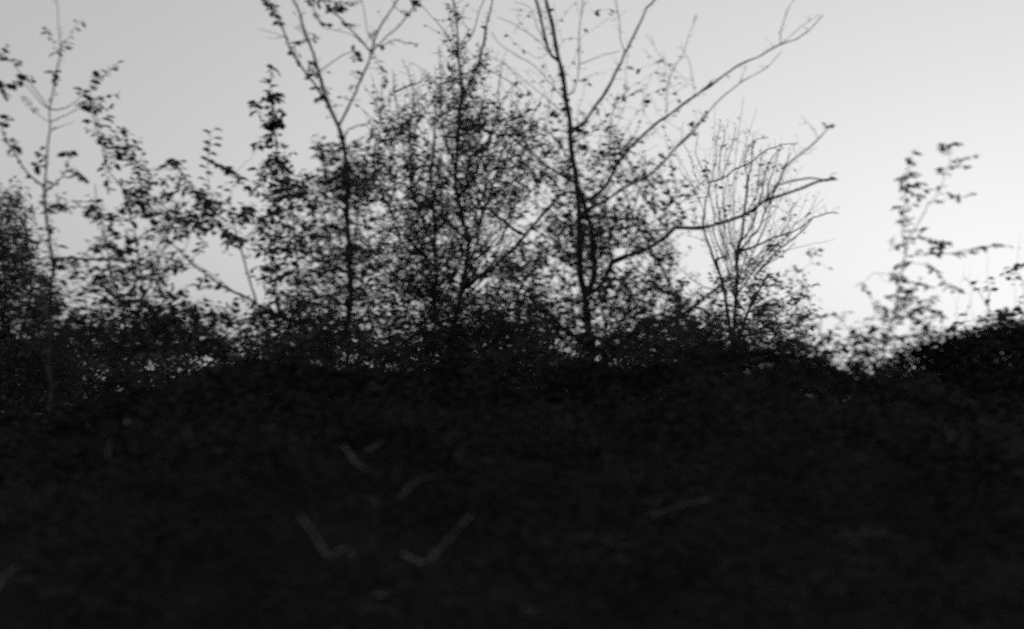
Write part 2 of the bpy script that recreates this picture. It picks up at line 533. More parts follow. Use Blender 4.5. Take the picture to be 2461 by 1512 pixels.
# ------------------------------------------------------------------ rounded bramble mound at the right
def leaf_mound(name, label, cat, cx, cy, rx, ry, top, n, leaf=0.045, lumps=0.12, group=None):
    th = rng.random(n) * 2 * math.pi
    u = rng.random(n)
    s = np.sqrt(u) * (1 + 0.10 * (vnoise(np.cos(th) * 3 + 20, np.sin(th) * 3 + 5, 3) - 0.5))
    X, Yy = cx + rx * s * np.cos(th), cy + ry * s * np.sin(th)
    h = top * np.sqrt(np.clip(1 - np.clip(s, 0, 1) ** 2.8, 0, 1)) + (vnoise(X * 2.3 + 7, Yy * 2.3, 8) - 0.5) * lumps * 2
    z = np.where(rng.random(n) < 0.35, h * rng.random(n), h - rng.exponential(0.12, n) + 0.10 * rng.random(n) ** 3)
    z = np.clip(z, 0.03, None)
    nr = unit(np.stack([np.cos(th) * s, np.sin(th) * s, np.ones(n)], 1)) + rng.normal(0, 0.5, (n, 3))
    d = rng.normal(0, 1, (n, 3)); d[:, 2] *= 0.5
    v, f = leaf_mesh(np.stack([X, Yy, z], 1), d, nr, leaf * (0.6 + 0.7 * rng.random(n)), 0.6)
    root = bpy.data.objects.new(name, None); col.objects.link(root); root.location = (cx, cy, 0)
    tag(root, label, cat, group)
    link_mesh('foliage', v, f, M_DARKLEAF, root, (cx, cy, 0), smooth=False)
    stems = []
    for k in range(60):
        a, q = rng.random() * 2 * math.pi, math.sqrt(rng.random()) * 0.95
        ex, ey = cx + rx * q * math.cos(a), cy + ry * q * math.sin(a)
        hz = top * math.sqrt(max(0.02, 1 - q ** 3.4)) * rng.uniform(0.8, 0.97)
        p0 = np.array([cx + rx * 0.4 * q * math.cos(a), cy + ry * 0.4 * q * math.sin(a), -0.03])
        p2 = np.array([ex, ey, hz])
        p1 = np.array([p0[0], p0[1], hz * 1.15])
        t = np.linspace(0, 1, 10)[:, None]
        stems.append(((1 - t) ** 2 * p0 + 2 * t * (1 - t) * p1 + t ** 2 * p2, np.linspace(0.008, 0.002, 10)))
    ql = []
    for k in range(110):                  # stray arching shoots
        a, q = rng.random() * 2 * math.pi, math.sqrt(rng.random()) * 0.97
        p0 = np.array([cx + rx * q * math.cos(a), cy + ry * q * math.sin(a), top * math.sqrt(max(0.02, 1 - q ** 2.8)) - 0.06])
        L = rng.uniform(0.15, 0.5)
        p2 = p0 + np.array([rng.normal(0, .5) * L, rng.normal(0, .5) * L, L * rng.uniform(.1, .7)])
        p1 = (p0 + p2) / 2 + np.array([0, 0, L * .35])
        t = np.linspace(0, 1, 8)[:, None]
        P = (1 - t) ** 2 * p0 + 2 * t * (1 - t) * p1 + t ** 2 * p2
        stems.append((P, np.linspace(0.003, 0.001, 8)))
        ql.append(P[np.repeat(np.arange(2, 8), 2)])
    q = np.concatenate(ql) + rng.normal(0, .01, (len(ql) * 12, 3))
    dd = rng.normal(0, 1, q.shape); dd[:, 2] *= .4
    v, f = leaf_mesh(q, dd, np.array([0, 0, 1.0]) + rng.normal(0, .5, q.shape), leaf * (.7 + .6 * rng.random(len(q))), .6)
    link_mesh('shoot_leaves', v, f, M_DARKLEAF, root, (cx, cy, 0), smooth=False)
    sv, sf = tubes(stems, 4)
    link_mesh('stems', sv, sf, M_BARK, root, (cx, cy, 0))
    return root

p = W(2440, 822, 7.5)
leaf_mound('bramble_mound', 'smooth rounded dark bush rising highest at the right edge of the thicket', 'bush',
           p[0], 7.5, 1.7, 1.2, p[2], 120000, leaf=.034, lumps=0.19)

# ------------------------------------------------------------------ TREES AND SHRUBS
# --- A: slim sapling, far left
A = Plant('sapling_tree', 'slim upright sapling at the far left with paired bare side twigs', 'tree', (122, 1010), 7.6,
          leaf=0.045, leaf_gap=0.034)
A.stem(0, [(122, 1010), (122, 880), (121, 760), (123, 640), (113, 540), (106, 470)], 0.022, 0.009, ground=True, name='trunk', spurs=0.4)
A.stem(0, [(106, 470), (112, 395), (120, 315), (121, 262),
           (131, 195), (140, 160), (146, 110), (140, 40), (136, 0), (134, -60)], 0.0075, 0.0016, name='leader', spurs=0.4)
A.stem(1, [(370, 830), (280, 740), (200, 650), (150, 600)], 0.004, 0.002)
A.stem(1, [(370, 790), (240, 640), (150, 540), (100, 470), (20, 420)], 0.004, 0.002)
A.stem(1, [(355, 920), (240, 820), (150, 740)], 0.003, 0.0015)
A.stem(1, [(370, 830), (480, 790), (590, 710), (670, 660), (700, 590)], 0.004, 0.002)
A.stem(1, [(375, 910), (500, 840), (610, 780)], 0.004, 0.0015)
A.stem(1, [(375, 980), (450, 940), (560, 900)], 0.003, 0.0012)
A.stem(1, [(320, 1400), (220, 1290), (120, 1160), (50, 1050), (0, 920), (-60, 800)], 0.007, 0.003, leaves=0.8)
A.stem(1, [(330, 1440), (400, 1370), (480, 1260), (500, 1130)], 0.006, 0.002, leaves=1.0)
A.shoot(1, [(455, 340), (380, 290), (325, 232)], 0.7, start=.35)
A.shoot(1, [(455, 335), (520, 260), (580, 180), (625, 135)], 0.7, start=.3)
A.shoot(1, [(700, 600), (770, 555), (870, 455)], 0.6, start=.2)
for c in [(40, 365), (20, 440), (115, 470), (150, 590), (225, 595), (155, 738), (210, 770), (690, 590), (660, 760), (680, 660),
          (600, 690), (590, 790), (410, 380), (490, 345), (395, 545), (410, 600), (325, 235), (500, 1140), (120, 1110), (90, 1070),
          (290, 1130), (260, 1230), (540, 1270), (240, 820), (60, 1050), (10, 640), (15, 700), (60, 890), (610, 1330)]:
    A.shoot(1, [c, (c[0] + 12, c[1] - 14), (c[0] + 22, c[1] - 30)], 2.6, jl=1.1)
A.fill(2, [(320, 80, 200, 90, .3), (260, 250, 110, 150, .25), (200, 420, 140, 100, .3), (330, 600, 150, 140, .35)])
A.build()

# --- K: dense shrub at the left edge
K = Plant('dense_shrub', 'dense bushy shrub cut off by the left edge of the photo', 'shrub', (10, 1000), 8.8, leaf=0.038, aspect=.45, tilt=.8, bare=.5, ext=.16)
K.stem(0, [(15, 1000), (20, 900), (10, 800), (12, 700), (5, 600), (0, 520), (-10, 450)], 0.02, 0.004, ground=True, name='trunk')
K.stem(0, [(18, 880), (60, 780), (75, 680), (70, 580), (60, 500)], 0.012, 0.003)
K.stem(0, [(15, 820), (-40, 740), (-60, 620), (-70, 500)], 0.012, 0.003)
K.fill(0, [(20, 560, 55, 95, .75), (10, 640, 80, 80, .82), (30, 730, 110, 80, .9), (40, 830, 120, 90, .94), (60, 920, 130, 70, .9),
           (-90, 700, 80, 220, .8)])
K.build()

# --- H: leafy sprays left
H = Plant('leafy_shrub', 'tall leafy shrub with drooping paired leaves right of the far-left sapling', 'shrub', (330, 950), 8.0,
          leaf=0.050, leaf_gap=0.028, bare=.8)
H.stem(0, [(345, 950), (340, 860), (335, 775), (342, 700), (335, 620), (322, 560), (308, 500), (290, 440)], 0.016, 0.004, ground=True, name='trunk')
H.stem(0, [(338, 800), (290, 720), (262, 640), (252, 560), (235, 500), (225, 440)], 0.008, 0.003)
H.stem(0, [(342, 720), (375, 650), (400, 580), (420, 520)], 0.008, 0.003)
H.stem(11, [(480, 1400), (420, 1250), (320, 1100), (250, 1000), (225, 880), (170, 720), (110, 500)], 0.005, 0.002)
H.stem(2, [(1140, 500), (960, 520), (800, 470), (600, 462), (320, 455)], 0.004, 0.008, leaves=.6)
H.shoot(11, [(110, 500), (80, 350), (75, 240), (92, 150)], 1.0, jl=.8)
for q in [[(92, 480), (160, 440), (280, 435)], [(80, 400), (140, 330), (160, 310)], [(110, 480), (190, 350), (250, 310), (340, 300)],
          [(140, 560), (200, 520), (260, 500)], [(170, 700), (100, 640), (30, 620)], [(180, 600), (230, 590), (250, 585)],
          [(110, 190), (190, 135), (260, 80), (340, 5)], [(100, 560), (60, 540)],
          [(290, 860), (300, 720), (340, 640), (370, 590)], [(330, 840), (410, 720), (440, 640)], [(350, 800), (450, 770), (530, 800)],
          [(230, 800), (150, 720)], [(230, 860), (200, 780), (150, 700), (130, 600)],
          [(560, 1200), (500, 1020), (430, 900), (330, 820), (250, 740), (190, 660)],
          [(500, 1020), (570, 960), (570, 900)], [(540, 1000), (600, 985), (660, 1010)], [(560, 1120), (620, 1060), (680, 1050)],
          [(230, 900), (220, 1040), (250, 1150)], [(300, 900), (290, 980), (330, 960)],
          [(330, 860), (430, 860), (500, 960)], [(180, 760), (260, 690), (310, 680)]]:
    H.shoot(11, q, 1.1)
H.stem(11, [(1150, 1480), (1090, 1300), (1020, 1180), (940, 1060), (880, 960), (820, 930)], 0.005, 0.002, leaves=1.4)
for q in [[(900, 980), (830, 920), (780, 960), (740, 1010)], [(950, 1090), (860, 1070), (790, 1090), (720, 1140)], [(1000, 1180), (900, 1120), (890, 1170)],
          [(1010, 1200), (1080, 1220), (1090, 1290)], [(860, 960), (900, 930), (830, 900)], [(1090, 1300), (960, 1190), (880, 1180)],
          [(780, 1250), (850, 1290), (960, 1320)], [(1050, 1410), (980, 1380), (960, 1390)]]:
    H.shoot(11, q, 1.3)
H.branches(0, [(300, 640, 140, 100), (380, 520, 100, 80)], 14, r0=.0035)
H.fill(11, [(330, 1150, 150, 110, .3), (560, 1180, 180, 150, .38), (420, 1330, 400, 140, .38), (640, 1230, 90, 60, .6), (920, 1330, 180, 130, .35),
            (480, 1000, 90, 130, .35), (300, 800, 110, 120, .25)], clump=.5)
H.fill(2, [(760, 260, 270, 150, .42), (1050, 280, 130, 100, .6), (700, 480, 420, 90, .55), (820, 640, 280, 140, .6), (560, 700, 120, 160, .25),
           (900, 780, 330, 120, .75), (450, 850, 250, 100, .55), (950, 950, 420, 130, .85), (500, 1000, 300, 130, .8)], clump=.35)
H.build()

# --- I: arching shrub
I = Plant('arching_shrub', 'open shrub with a bent thin stem and two ladder-like leaf rows at its top', 'shrub', (670, 950), 8.3,
          leaf=0.050, leaf_gap=0.028, bare=.8)
I.stem(0, [(690, 960), (672, 880), (648, 800), (622, 745), (605, 690), (592, 640), (575, 590), (562, 545), (548, 505)], 0.016, 0.005, ground=True, name='trunk')
I.stem(0, [(615, 735), (560, 700), (508, 668), (455, 628), (412, 585), (380, 545)], 0.009, 0.004, leaves=.3)
I.stem(11, [(1400, 1480), (1350, 1380), (1270, 1350), (1200, 1300)], 0.004, 0.002, leaves=1.6)
I.stem(4, [(200, 850), (60, 740), (0, 700), (-100, 620), (-240, 540)], 0.004, 0.003, leaves=.3)
I.shoot(11, [(1360, 1400), (1370, 1250), (1395, 1100), (1340, 1120), (1280, 1180)], .5)
I.shoot(11, [(1140, 1330), (1170, 1150), (1160, 900), (1180, 760), (1190, 640)], 0)
for (x, y) in [(1130, 640), (1240, 625), (1240, 710), (1135, 745), (1230, 770), (1130, 810), (1195, 850), (1110, 885), (1175, 920), (1095, 965), (1155, 1025), (1080, 1078), (1130, 1140), (1090, 1180)]:
    dx = 1 if x > 1165 else -1
    I.shoot(11, [(1165, y + 30), ((1165 + x) / 2, y + 8), (x, y)], 0)
    Pq = [W(*V(11, [(x - 22, y - 2)])[0], 8.3), W(*V(11, [(x - 15, y - 6)])[0], 8.33)]
    for pq in Pq:
        I.lp.append(pq[None]); I.ld.append(np.array([[1.0, rng.normal(0, .3), -0.12 + rng.normal(0, .1)]]))
        I.ln.append(np.array([[0, -0.6, 1.0]]) + rng.normal(0, .2, (1, 3))); I.ls.append(np.array([0.075]))
for q, dn in [([(1170, 900), (1250, 940), (1350, 1000), (1450, 1080)], 2.2), ([(1320, 980), (1400, 1040), (1470, 1080)], 2.5), ([(1450, 1080), (1500, 1150), (1600, 1190), (1700, 1240), (1790, 1260)], 1.3),
          ([(1060, 1220), (1150, 1280), (1250, 1300), (1360, 1260)], 1.8), ([(1100, 1400), (1180, 1350), (1260, 1290)], 1.8), ([(1500, 1150), (1580, 1240)], 1),
          ([(1450, 990), (1560, 890), (1620, 800)], 0)]:
    I.shoot(11, q, dn)
I.fill(11, [(1180, 1340, 160, 110, .5), (1540, 1440, 90, 60, .4), (1150, 1460, 200, 80, .4)], clump=.4)
I.fill(2, [(1330, 320, 160, 110, .5), (1250, 150, 160, 90, .4), (1500, 230, 100, 120, .35), (1150, 600, 120, 80, .25), (1180, 830, 170, 110, .5), (1400, 900, 220, 90, .5)], clump=.4)
I.fill(4, [(150, 350, 130, 200, .3), (120, 950, 160, 120, .55), (60, 1080, 200, 80, .8)], clump=.4)
I.build()

# --- J: narrow leafy column
J = Plant('column_shrub', 'narrow shrub ending in a single tall column of stacked dark leaves', 'shrub', (700, 960), 8.5, leaf=0.052, leaf_gap=0.028, bare=.8)
J.stem(0, [(722, 960), (725, 860), (718, 760), (715, 660), (708, 560), (694, 470), (676, 410), (665, 370), (660, 320)], 0.016, 0.005, ground=True, name='trunk')
J.shoot(3, [(335, 985), (320, 850), (310, 740), (300, 640), (300, 580), (315, 500)], .5, r=.003)
J.shoot(0, [(660, 320), (657, 300), (653, 240), (652, 200), (650, 160)], 0.3, r=.003)
for q, dn in [([(300, 470), (320, 495), (355, 520)], 2.2), ([(240, 600), (290, 595), (320, 570)], .6), ([(260, 720), (310, 700), (370, 700)], 3), ([(280, 740), (330, 730), (370, 740)], 3), ([(170, 780), (230, 785), (290, 790)], 1.5),
          ([(185, 790), (180, 770)], 3), ([(200, 840), (240, 835)], 1.2), ([(290, 850), (330, 820), (380, 810)], 2.2), ([(250, 930), (320, 910), (385, 880)], 4), ([(260, 950), (320, 940), (385, 910)], 3.5),
          ([(280, 905), (330, 880), (380, 880)], 3), ([(300, 1010), (340, 990), (370, 985)], 1.4), ([(190, 1085), (260, 1080), (340, 1075), (420, 1075)], 1.8), ([(270, 1185), (330, 1180), (390, 1170)], 2.4),
          ([(200, 1270), (260, 1250), (330, 1220)], 1.3), ([(240, 1310), (300, 1280), (380, 1250)], 1.2), ([(345, 1200), (390, 1240), (440, 1290)], 1.8), ([(330, 1120), (350, 1160)], 1.5), ([(440, 1190), (460, 1130), (480, 1110)], .5)]:
    J.shoot(3, q, dn)
J.branches(0, [(690, 560, 80, 130), (740, 640, 80, 120)], 14, r0=.0035)
J.fill(3, [(360, 1250, 90, 80, .7), (420, 1390, 100, 90, .75), (300, 1450, 120, 90, .45)])
J.fill(4, [(300, 60, 130, 110, .5), (440, 120, 110, 130, .75), (330, 250, 130, 120, .6), (450, 330, 150, 120, .65), (330, 450, 180, 140, .5), (500, 560, 150, 130, .5),
           (380, 700, 200, 110, .6), (420, 860, 240, 110, .82), (500, 1000, 160, 120, .6), (450, 1120, 260, 90, .8)], clump=.4)
J.build()

# --- B: forked tree left of centre
B = Plant('forked_tree', 'slender tree left of centre whose trunk splits into a tall wide V', 'tree', (828, 1000), 7.9, limb_k=1.3, bare=.55, ext=.15, twig_r=.003, leaf=0.042, tilt=.55)
B.stem(0, [(828, 1000), (832, 900), (838, 780), (842, 700), (838, 600), (835, 500), (832, 420), (826, 350), (812, 302)], 0.030, 0.014, ground=True, name='trunk')
B.stem(3, [(800, 930), (745, 800), (700, 690), (655, 540), (620, 400), (585, 290), (545, 170), (515, 80), (480, 0), (450, -120)], 0.013, 0.006, spurs=.9)
B.stem(3, [(715, 720), (620, 620), (560, 540), (510, 450), (465, 370), (420, 270), (390, 200), (340, 100), (270, 20), (200, -80)], 0.008, 0.005, spurs=.9, dy=(0, .15), leaves=.35)
B.stem(3, [(815, 930), (850, 860), (920, 690), (970, 580), (1020, 470), (1050, 380), (1070, 300), (1110, 200), (1180, 90), (1240, 0), (1290, -100)], 0.009, 0.004, spurs=.5)
B.stem(3, [(1060, 370), (1130, 300), (1250, 190), (1330, 90), (1400, 20), (1460, -60)], 0.005, 0.003, spurs=.5, dy=(0, -.2))
B.stem(3, [(1045, 370), (980, 300), (900, 220), (830, 150), (750, 80), (700, 20), (660, -60)], 0.006, 0.003, spurs=.8)
B.stem(3, [(1020, 350), (940, 280), (850, 240), (780, 220), (690, 200)], 0.003, 0.0015, spurs=.4)
B.stem(3, [(665, 515), (780, 450), (850, 400), (920, 380), (970, 390)], 0.004, 0.002, spurs=.2)
B.stem(3, [(1090, 380), (1150, 330), (1220, 295), (1300, 320), (1400, 325)], 0.003, 0.002, leaves=.5)
B.stem(3, [(1080, 340), (1020, 220), (1000, 100), (970, 0), (950, -60)], 0.003, 0.002, spurs=.5)
B.stem(3, [(610, 360), (540, 240), (480, 190)], 0.003, 0.0015, spurs=.4)
B.stem(3, [(400, 270), (300, 240), (210, 210)], 0.002, 0.0012)
B.stem(3, [(400, 290), (340, 280), (270, 275)], 0.002, 0.001)
B.stem(3, [(680, 180), (640, 90), (590, 0), (560, -80)], 0.004, 0.002, spurs=.9)
B.stem(3, [(840, 1140), (760, 1060), (680, 1100), (640, 1180)], 0.007, 0.003, leaves=1.2)
B.stem(3, [(835, 1060), (880, 970), (950, 930), (1050, 905)], 0.005, 0.002, leaves=.9)
B.stem(3, [(840, 1130), (880, 1080), (940, 1080), (1010, 1110)], 0.005, 0.002, leaves=1.5)
for q, dn in [([(720, 60), (780, 50), (850, 60)], 2.5), ([(760, 70), (810, 70), (840, 50)], 2.5), ([(830, 170), (890, 175), (950, 185)], 1.5), ([(560, 10), (610, 15), (650, 30)], 1.5), ([(640, 110), (660, 170), (720, 190)], 1.2),
              ([(600, 450), (580, 470), (600, 520)], 1.5), ([(650, 280), (660, 275)], 3), ([(930, 440), (935, 435)], 3), ([(900, 525), (960, 530)], 1), ([(1060, 390), (1090, 450), (1130, 540), (1150, 620)], 1.0),
              ([(1030, 240), (1080, 245)], 1), ([(900, 380), (950, 380)], 2), ([(1270, 90), (1330, 100)], 1.2), ([(1380, 30), (1400, 15)], 3.5), ([(900, 640), (930, 620)], .6), ([(500, 320), (460, 350), (490, 390)], 1.5),
              ([(620, 520), (640, 560), (610, 570)], 1.8), ([(640, 650), (690, 650), (720, 690)], 2), ([(650, 720), (720, 740), (740, 760)], 1.5), ([(920, 740), (960, 740)], .8), ([(820, 720), (880, 710)], .6),
              ([(720, 0), (860, 20), (980, 10)], 1), ([(880, 40), (920, 20)], 1), ([(600, -20), (700, 0), (740, -20)], 2), ([(260, 0), (310, 30), (340, 50)], 2), ([(330, 110), (370, 120)], 2), ([(370, 180), (400, 175)], 1.5)]:
    B.shoot(3, q, dn)
B.branches(0, [(840, 470, 110, 110), (780, 620, 150, 110), (900, 620, 110, 120), (820, 780, 170, 70)], 48, r0=.0065)
B.fill(3, [(720, 1110, 80, 60, .65), (940, 1100, 80, 50, .6), (800, 1230, 170, 120, .5), (980, 1240, 160, 120, .6), (820, 1380, 230, 110, .7), (1040, 1400, 120, 110, .62)], clump=.4)
B.fill(4, [(620, 60, 130, 110, .5), (820, 60, 160, 100, .65), (620, 240, 170, 130, .58), (830, 260, 130, 150, .5), (700, 430, 180, 130, .62), (850, 520, 180, 120, .6), (650, 620, 180, 130, .5),
           (820, 720, 200, 120, .65), (720, 850, 280, 110, .6), (800, 980, 240, 110, .6), (760, 1080, 300, 90, .6)], clump=.4)
B.build()

# --- C: twiggy thorn tree in the middle
C = Plant('thorn_tree', 'bushy upright thorn tree in the middle, densely twiggy with spiky tips', 'tree', (1090, 960), 9.0, limb_k=1.4, bare=.38, ext=.2, leaf=0.040, aspect=.45,
          tilt=1.1, up=.55, leaf_gap=0.030, twig_r=.0044, spread=.5)
C.stem(0, [(1062, 980), (1075, 880), (1085, 810), (1101, 735), (1122, 632), (1124, 575), (1110, 520), (1098, 460), (1096, 400), (1103, 310), (1108, 220), (1102, 130), (1098, 60), (1094, 30), (1085, -20)],
       0.030, 0.005, ground=True, name='trunk', spurs=.8)
C.stem(0, [(1045, 980), (1042, 830), (1045, 694), (1046, 560), (1040, 470), (1037, 400), (1046, 330), (1042, 280)], 0.018, 0.005, ground=True, spurs=.8)
C.stem(0, [(1106, 250), (1135, 190), (1158, 120), (1172, 50), (1182, 5), (1186, -50)], 0.008, 0.004, spurs=1)
C.stem(3, [(1720, 430), (1600, 260), (1490, 120), (1420, 40)], 0.004, 0.002, spurs=.3)
C.stem(3, [(1740, 330), (1800, 220), (1850, 80), (1880, 0), (1900, -80)], 0.004, 0.003, spurs=.3)
C.stem(0, [(1101, 400), (1070, 330), (1060, 260), (1059, 180), (1056, 110)], 0.006, 0.002, spurs=1)
C.stem(0, [(1046, 600), (1000, 480), (975, 380), (960, 300), (950, 220), (944, 170)], 0.009, 0.002, spurs=1)
C.stem(0, [(1005, 480), (985, 330), (995, 230), (975, 160), (965, 140)], 0.006, 0.002, spurs=1)
C.stem(0, [(1050, 640), (1000, 600), (960, 540), (920, 470), (900, 400), (905, 320)], 0.009, 0.003, spurs=1)
C.stem(0, [(1098, 480), (1140, 420), (1170, 350), (1195, 280), (1200, 200), (1210, 140)], 0.008, 0.002, spurs=1)
C.stem(0, [(1108, 700), (1150, 668), (1190, 640), (1238, 592), (1262, 565), (1303, 515), (1324, 492), (1347, 471), (1376, 462)], 0.013, 0.008, dy=(0, -.4), spurs=.3)
C.stem(16, [(600, 850), (740, 700), (880, 560), (960, 520)], 0.009, 0.005)
C.stem(16, [(740, 340), (880, 270), (1010, 200)], 0.006, 0.003)
C.stem(0, [(1124, 600), (1160, 520), (1190, 430), (1215, 350), (1250, 300)], 0.008, 0.003, spurs=1)
C.stem(5, [(130, 480), (280, 540), (400, 620), (470, 690)], 0.004, 0.002, spurs=.3)
C.shoot(5, [(440, 712), (475, 702), (505, 705)], 3, jl=1.0)
C.branches(0, [(1080, 330, 130, 180), (1000, 480, 120, 110), (1130, 480, 120, 120), (1230, 400, 70, 110), (1080, 650, 160, 90)], 80, r0=.0095, spur=1.5)
C.fill(0, [(1098, 60, 22, 40, .35), (1075, 160, 24, 60, .22), (1108, 180, 26, 70, .42), (1160, 110, 14, 90, .25), (1085, 225, 50, 40, .5), (1050, 300, 90, 60, .32), (960, 250, 60, 60, .12), (940, 300, 50, 60, .2),
           (1150, 310, 60, 70, .4), (1210, 330, 60, 90, .35), (970, 380, 70, 70, .48), (1110, 370, 36, 80, .55), (1105, 410, 50, 70, .6), (900, 440, 50, 60, .4), (1010, 450, 80, 60, .38), (1080, 470, 70, 50, .5), (1200, 440, 80, 60, .5),
           (1270, 330, 40, 60, .4), (980, 550, 100, 60, .55), (1060, 560, 90, 60, .58), (1180, 510, 80, 50, .5), (960, 640, 100, 50, .6), (1050, 660, 100, 60, .66), (1160, 590, 60, 40, .35),
           (1200, 650, 80, 20, .8), (1260, 620, 60, 24, .6), (1000, 720, 120, 40, .55), (1130, 745, 100, 50, .6), (1060, 790, 130, 60, .5), (1190, 800, 140, 50, .55), (1010, 690, 50, 25, .7), (1100, 850, 200, 50, .65)], clump=.6, dens=.8)
for k in range(70):                       # spiky upright tips round the outline of the crown
    x = rng.uniform(890, 1230); y = 190 + abs(x - 1070) * 0.9 + rng.uniform(-40, 140)
    C.grow(W(x, y, 9.0 + rng.normal(0, .25)), leaf_dens=.25, start=.2)
C.build()

# --- D: the tallest tree
D = Plant('tall_tree', 'tallest tree, right of centre, with twin stems running out of the top of the photo', 'tree', (1425, 1000), 8.4, limb_k=1.3, bare=.42, ext=.18, leaf=0.040, twig_r=.0036, tilt=.8, up=.4, spread=.45)
D.stem(0, [(1428, 1010), (1422, 900), (1414, 800), (1405, 715), (1396, 660), (1392, 600), (1392, 520), (1388, 440), (1376, 380), (1371, 300), (1361, 250), (1352, 190), (1340, 130), (1329, 70), (1316, 15), (1306, -60)],
       0.043, 0.010, ground=True, name='trunk', spurs=.5)
D.stem(0, [(1413, 715), (1424, 680), (1427, 620), (1421, 560), (1408, 505), (1394, 450)], 0.024, 0.016, dy=(0, .05), spurs=.4)
D.stem(5, [(735, 480), (690, 400), (650, 290), (610, 130), (570, 0), (545, -100)], 0.011, 0.008, spurs=.8)
D.stem(5, [(840, 985), (930, 890), (1000, 800), (1060, 720), (1130, 600), (1200, 460), (1220, 390), (1300, 250), (1360, 120), (1390, 60), (1450, 0), (1500, -80)], 0.011, 0.005, spurs=.7)
D.stem(5, [(840, 680), (870, 600), (880, 480), (890, 250), (910, 60), (920, -60)], 0.004, 0.003, spurs=.5)
D.stem(5, [(870, 495), (1000, 430), (1080, 400), (1190, 380)], 0.003, 0.002, spurs=.1)
D.stem(5, [(1210, 400), (1195, 280), (1180, 120), (1150, -20)], 0.0035, 0.002, spurs=.8)
D.stem(5, [(840, 1530), (900, 1500), (980, 1470), (1070, 1390), (1130, 1300), (1180, 1195), (1310, 1050), (1420, 950), (1530, 860), (1700, 740), (1870, 610)], 0.013, 0.007, spurs=.5)
D.stem(7, [(330, 690), (460, 590), (650, 465), (780, 400), (930, 330), (1050, 290), (1140, 230), (1190, 170), (1235, 115)], 0.007, 0.003, spurs=.4)
D.stem(7, [(930, 340), (930, 230), (960, 120), (1020, 0), (1040, -50)], 0.003, 0.002, spurs=.4)
D.stem(7, [(940, 330), (1040, 240), (1120, 160), (1200, 110)], 0.0025, 0.0015, spurs=.4)
D.stem(5, [(960, 1530), (1080, 1480), (1230, 1380), (1390, 1300), (1480, 1220), (1600, 1090), (1680, 1010), (1740, 960)], 0.011, 0.005, spurs=.6)
D.stem(7, [(170, 1080), (280, 985), (360, 870), (460, 760), (620, 620), (700, 570), (820, 500), (930, 380)], 0.005, 0.002, spurs=.3)
D.stem(7, [(620, 610), (640, 550), (680, 480)], 0.003, 0.0015, spurs=.6)
D.shoot(7, [(275, 990), (290, 950), (290, 900)], 3); D.shoot(7, [(340, 890), (370, 860), (380, 820)], 2.5)
D.stem(7, [(70, 850), (90, 650), (130, 530), (210, 390), (230, 300), (270, 200), (305, 110)], 0.0028, 0.0018, spurs=1)
D.stem(7, [(300, 690), (270, 560), (240, 430), (215, 390)], 0.002, 0.0015, spurs=.7)
D.stem(5, [(1570, 520), (1480, 400), (1390, 250)], 0.002, 0.0012, spurs=.4)
D.stem(5, [(1110, 1200), (1120, 1050), (1130, 930), (1145, 800), (1180, 690)], 0.005, 0.002, spurs=1.5)
D.stem(5, [(840, 1200), (780, 1130), (690, 1010), (630, 930), (655, 820), (680, 700), (690, 580)], 0.007, 0.002, spurs=.9)
D.stem(5, [(820, 980), (740, 960), (640, 960)], 0.003, 0.0015)
D.stem(5, [(820, 1330), (740, 1280), (600, 1180), (490, 1050), (430, 960), (380, 860)], 0.010, 0.003, spurs=.9)
D.stem(5, [(690, 410), (620, 330), (540, 260), (420, 180), (280, 130)], 0.003, 0.0015, spurs=.3)
D.stem(5, [(800, 760), (660, 600), (560, 480), (400, 390), (290, 320), (240, 240)], 0.0035, 0.0018, spurs=.4)
D.stem(5, [(680, 370), (580, 200), (520, 60), (420, 10)], 0.003, 0.0015, spurs=.5)
D.stem(5, [(810, 850), (650, 730), (500, 610), (380, 500), (200, 400)], 0.003, 0.0015, spurs=.4)
D.stem(16, [(1960, 1300), (1880, 1190), (1720, 1110), (1600, 990), (1480, 850), (1300, 740), (1100, 700), (900, 640)], 0.015, 0.006, leaves=.4)
D.stem(13, [(740, 640), (850, 610), (1000, 590), (1130, 625), (1300, 640), (1450, 640), (1560, 760), (1640, 880)], 0.009, 0.004, leaves=1.2)
D.stem(6, [(860, 755), (940, 690), (1000, 580), (1030, 520), (1100, 490), (1270, 430), (1380, 360), (1450, 292)], 0.017, 0.0135, dy=(0, -.2), wob=.003)
D.stem(14, [(370, 1037), (440, 1043), (520, 1045), (640, 1038), (800, 1000), (980, 940), (1100, 870), (1200, 790)], 0.0135, 0.0105, dy=(-.2, -.3), wob=.002)
D.stem(14, [(1190, 792), (1300, 762), (1500, 690), (1700, 615), (1860, 592)], 0.0105, 0.008, dy=(-.3, -.3), wob=.002)
D.stem(14, [(1190, 800), (1280, 700), (1340, 600), (1400, 480), (1540, 370), (1700, 230), (1800, 110)], 0.008, 0.0035, dy=(-.3, -.3), spurs=.5)
D.stem(14, [(1330, 655), (1460, 610), (1600, 590), (1680, 590), (1760, 605)], 0.006, 0.005, dy=(-.3, -.3), wob=.002)
D.stem(14, [(1720, 200), (1650, 130), (1580, 60), (1530, 0)], 0.002, 0.0012, dy=(-.3, -.3), spurs=.5)
D.shoot(14, [(1760, 110), (1790, 105), (1830, 115)], 2.5, dy=(-.3, -.3)); D.shoot(14, [(1800, 590), (1815, 560), (1820, 530)], 1.5, dy=(-.3, -.3))
D.stem(0, [(1428, 880), (1500, 850), (1570, 800), (1640, 755), (1704, 706), (1752, 665)], 0.016, 0.008, leaves=.5, dy=(0, .3))
D.stem(0, [(1575, 800), (1605, 720), (1612, 640), (1600, 590), (1606, 540)], 0.007, 0.003, leaves=.7)
D.stem(0, [(1440, 850), (1500, 760), (1560, 690), (1575, 600)], 0.007, 0.003, leaves=.4)
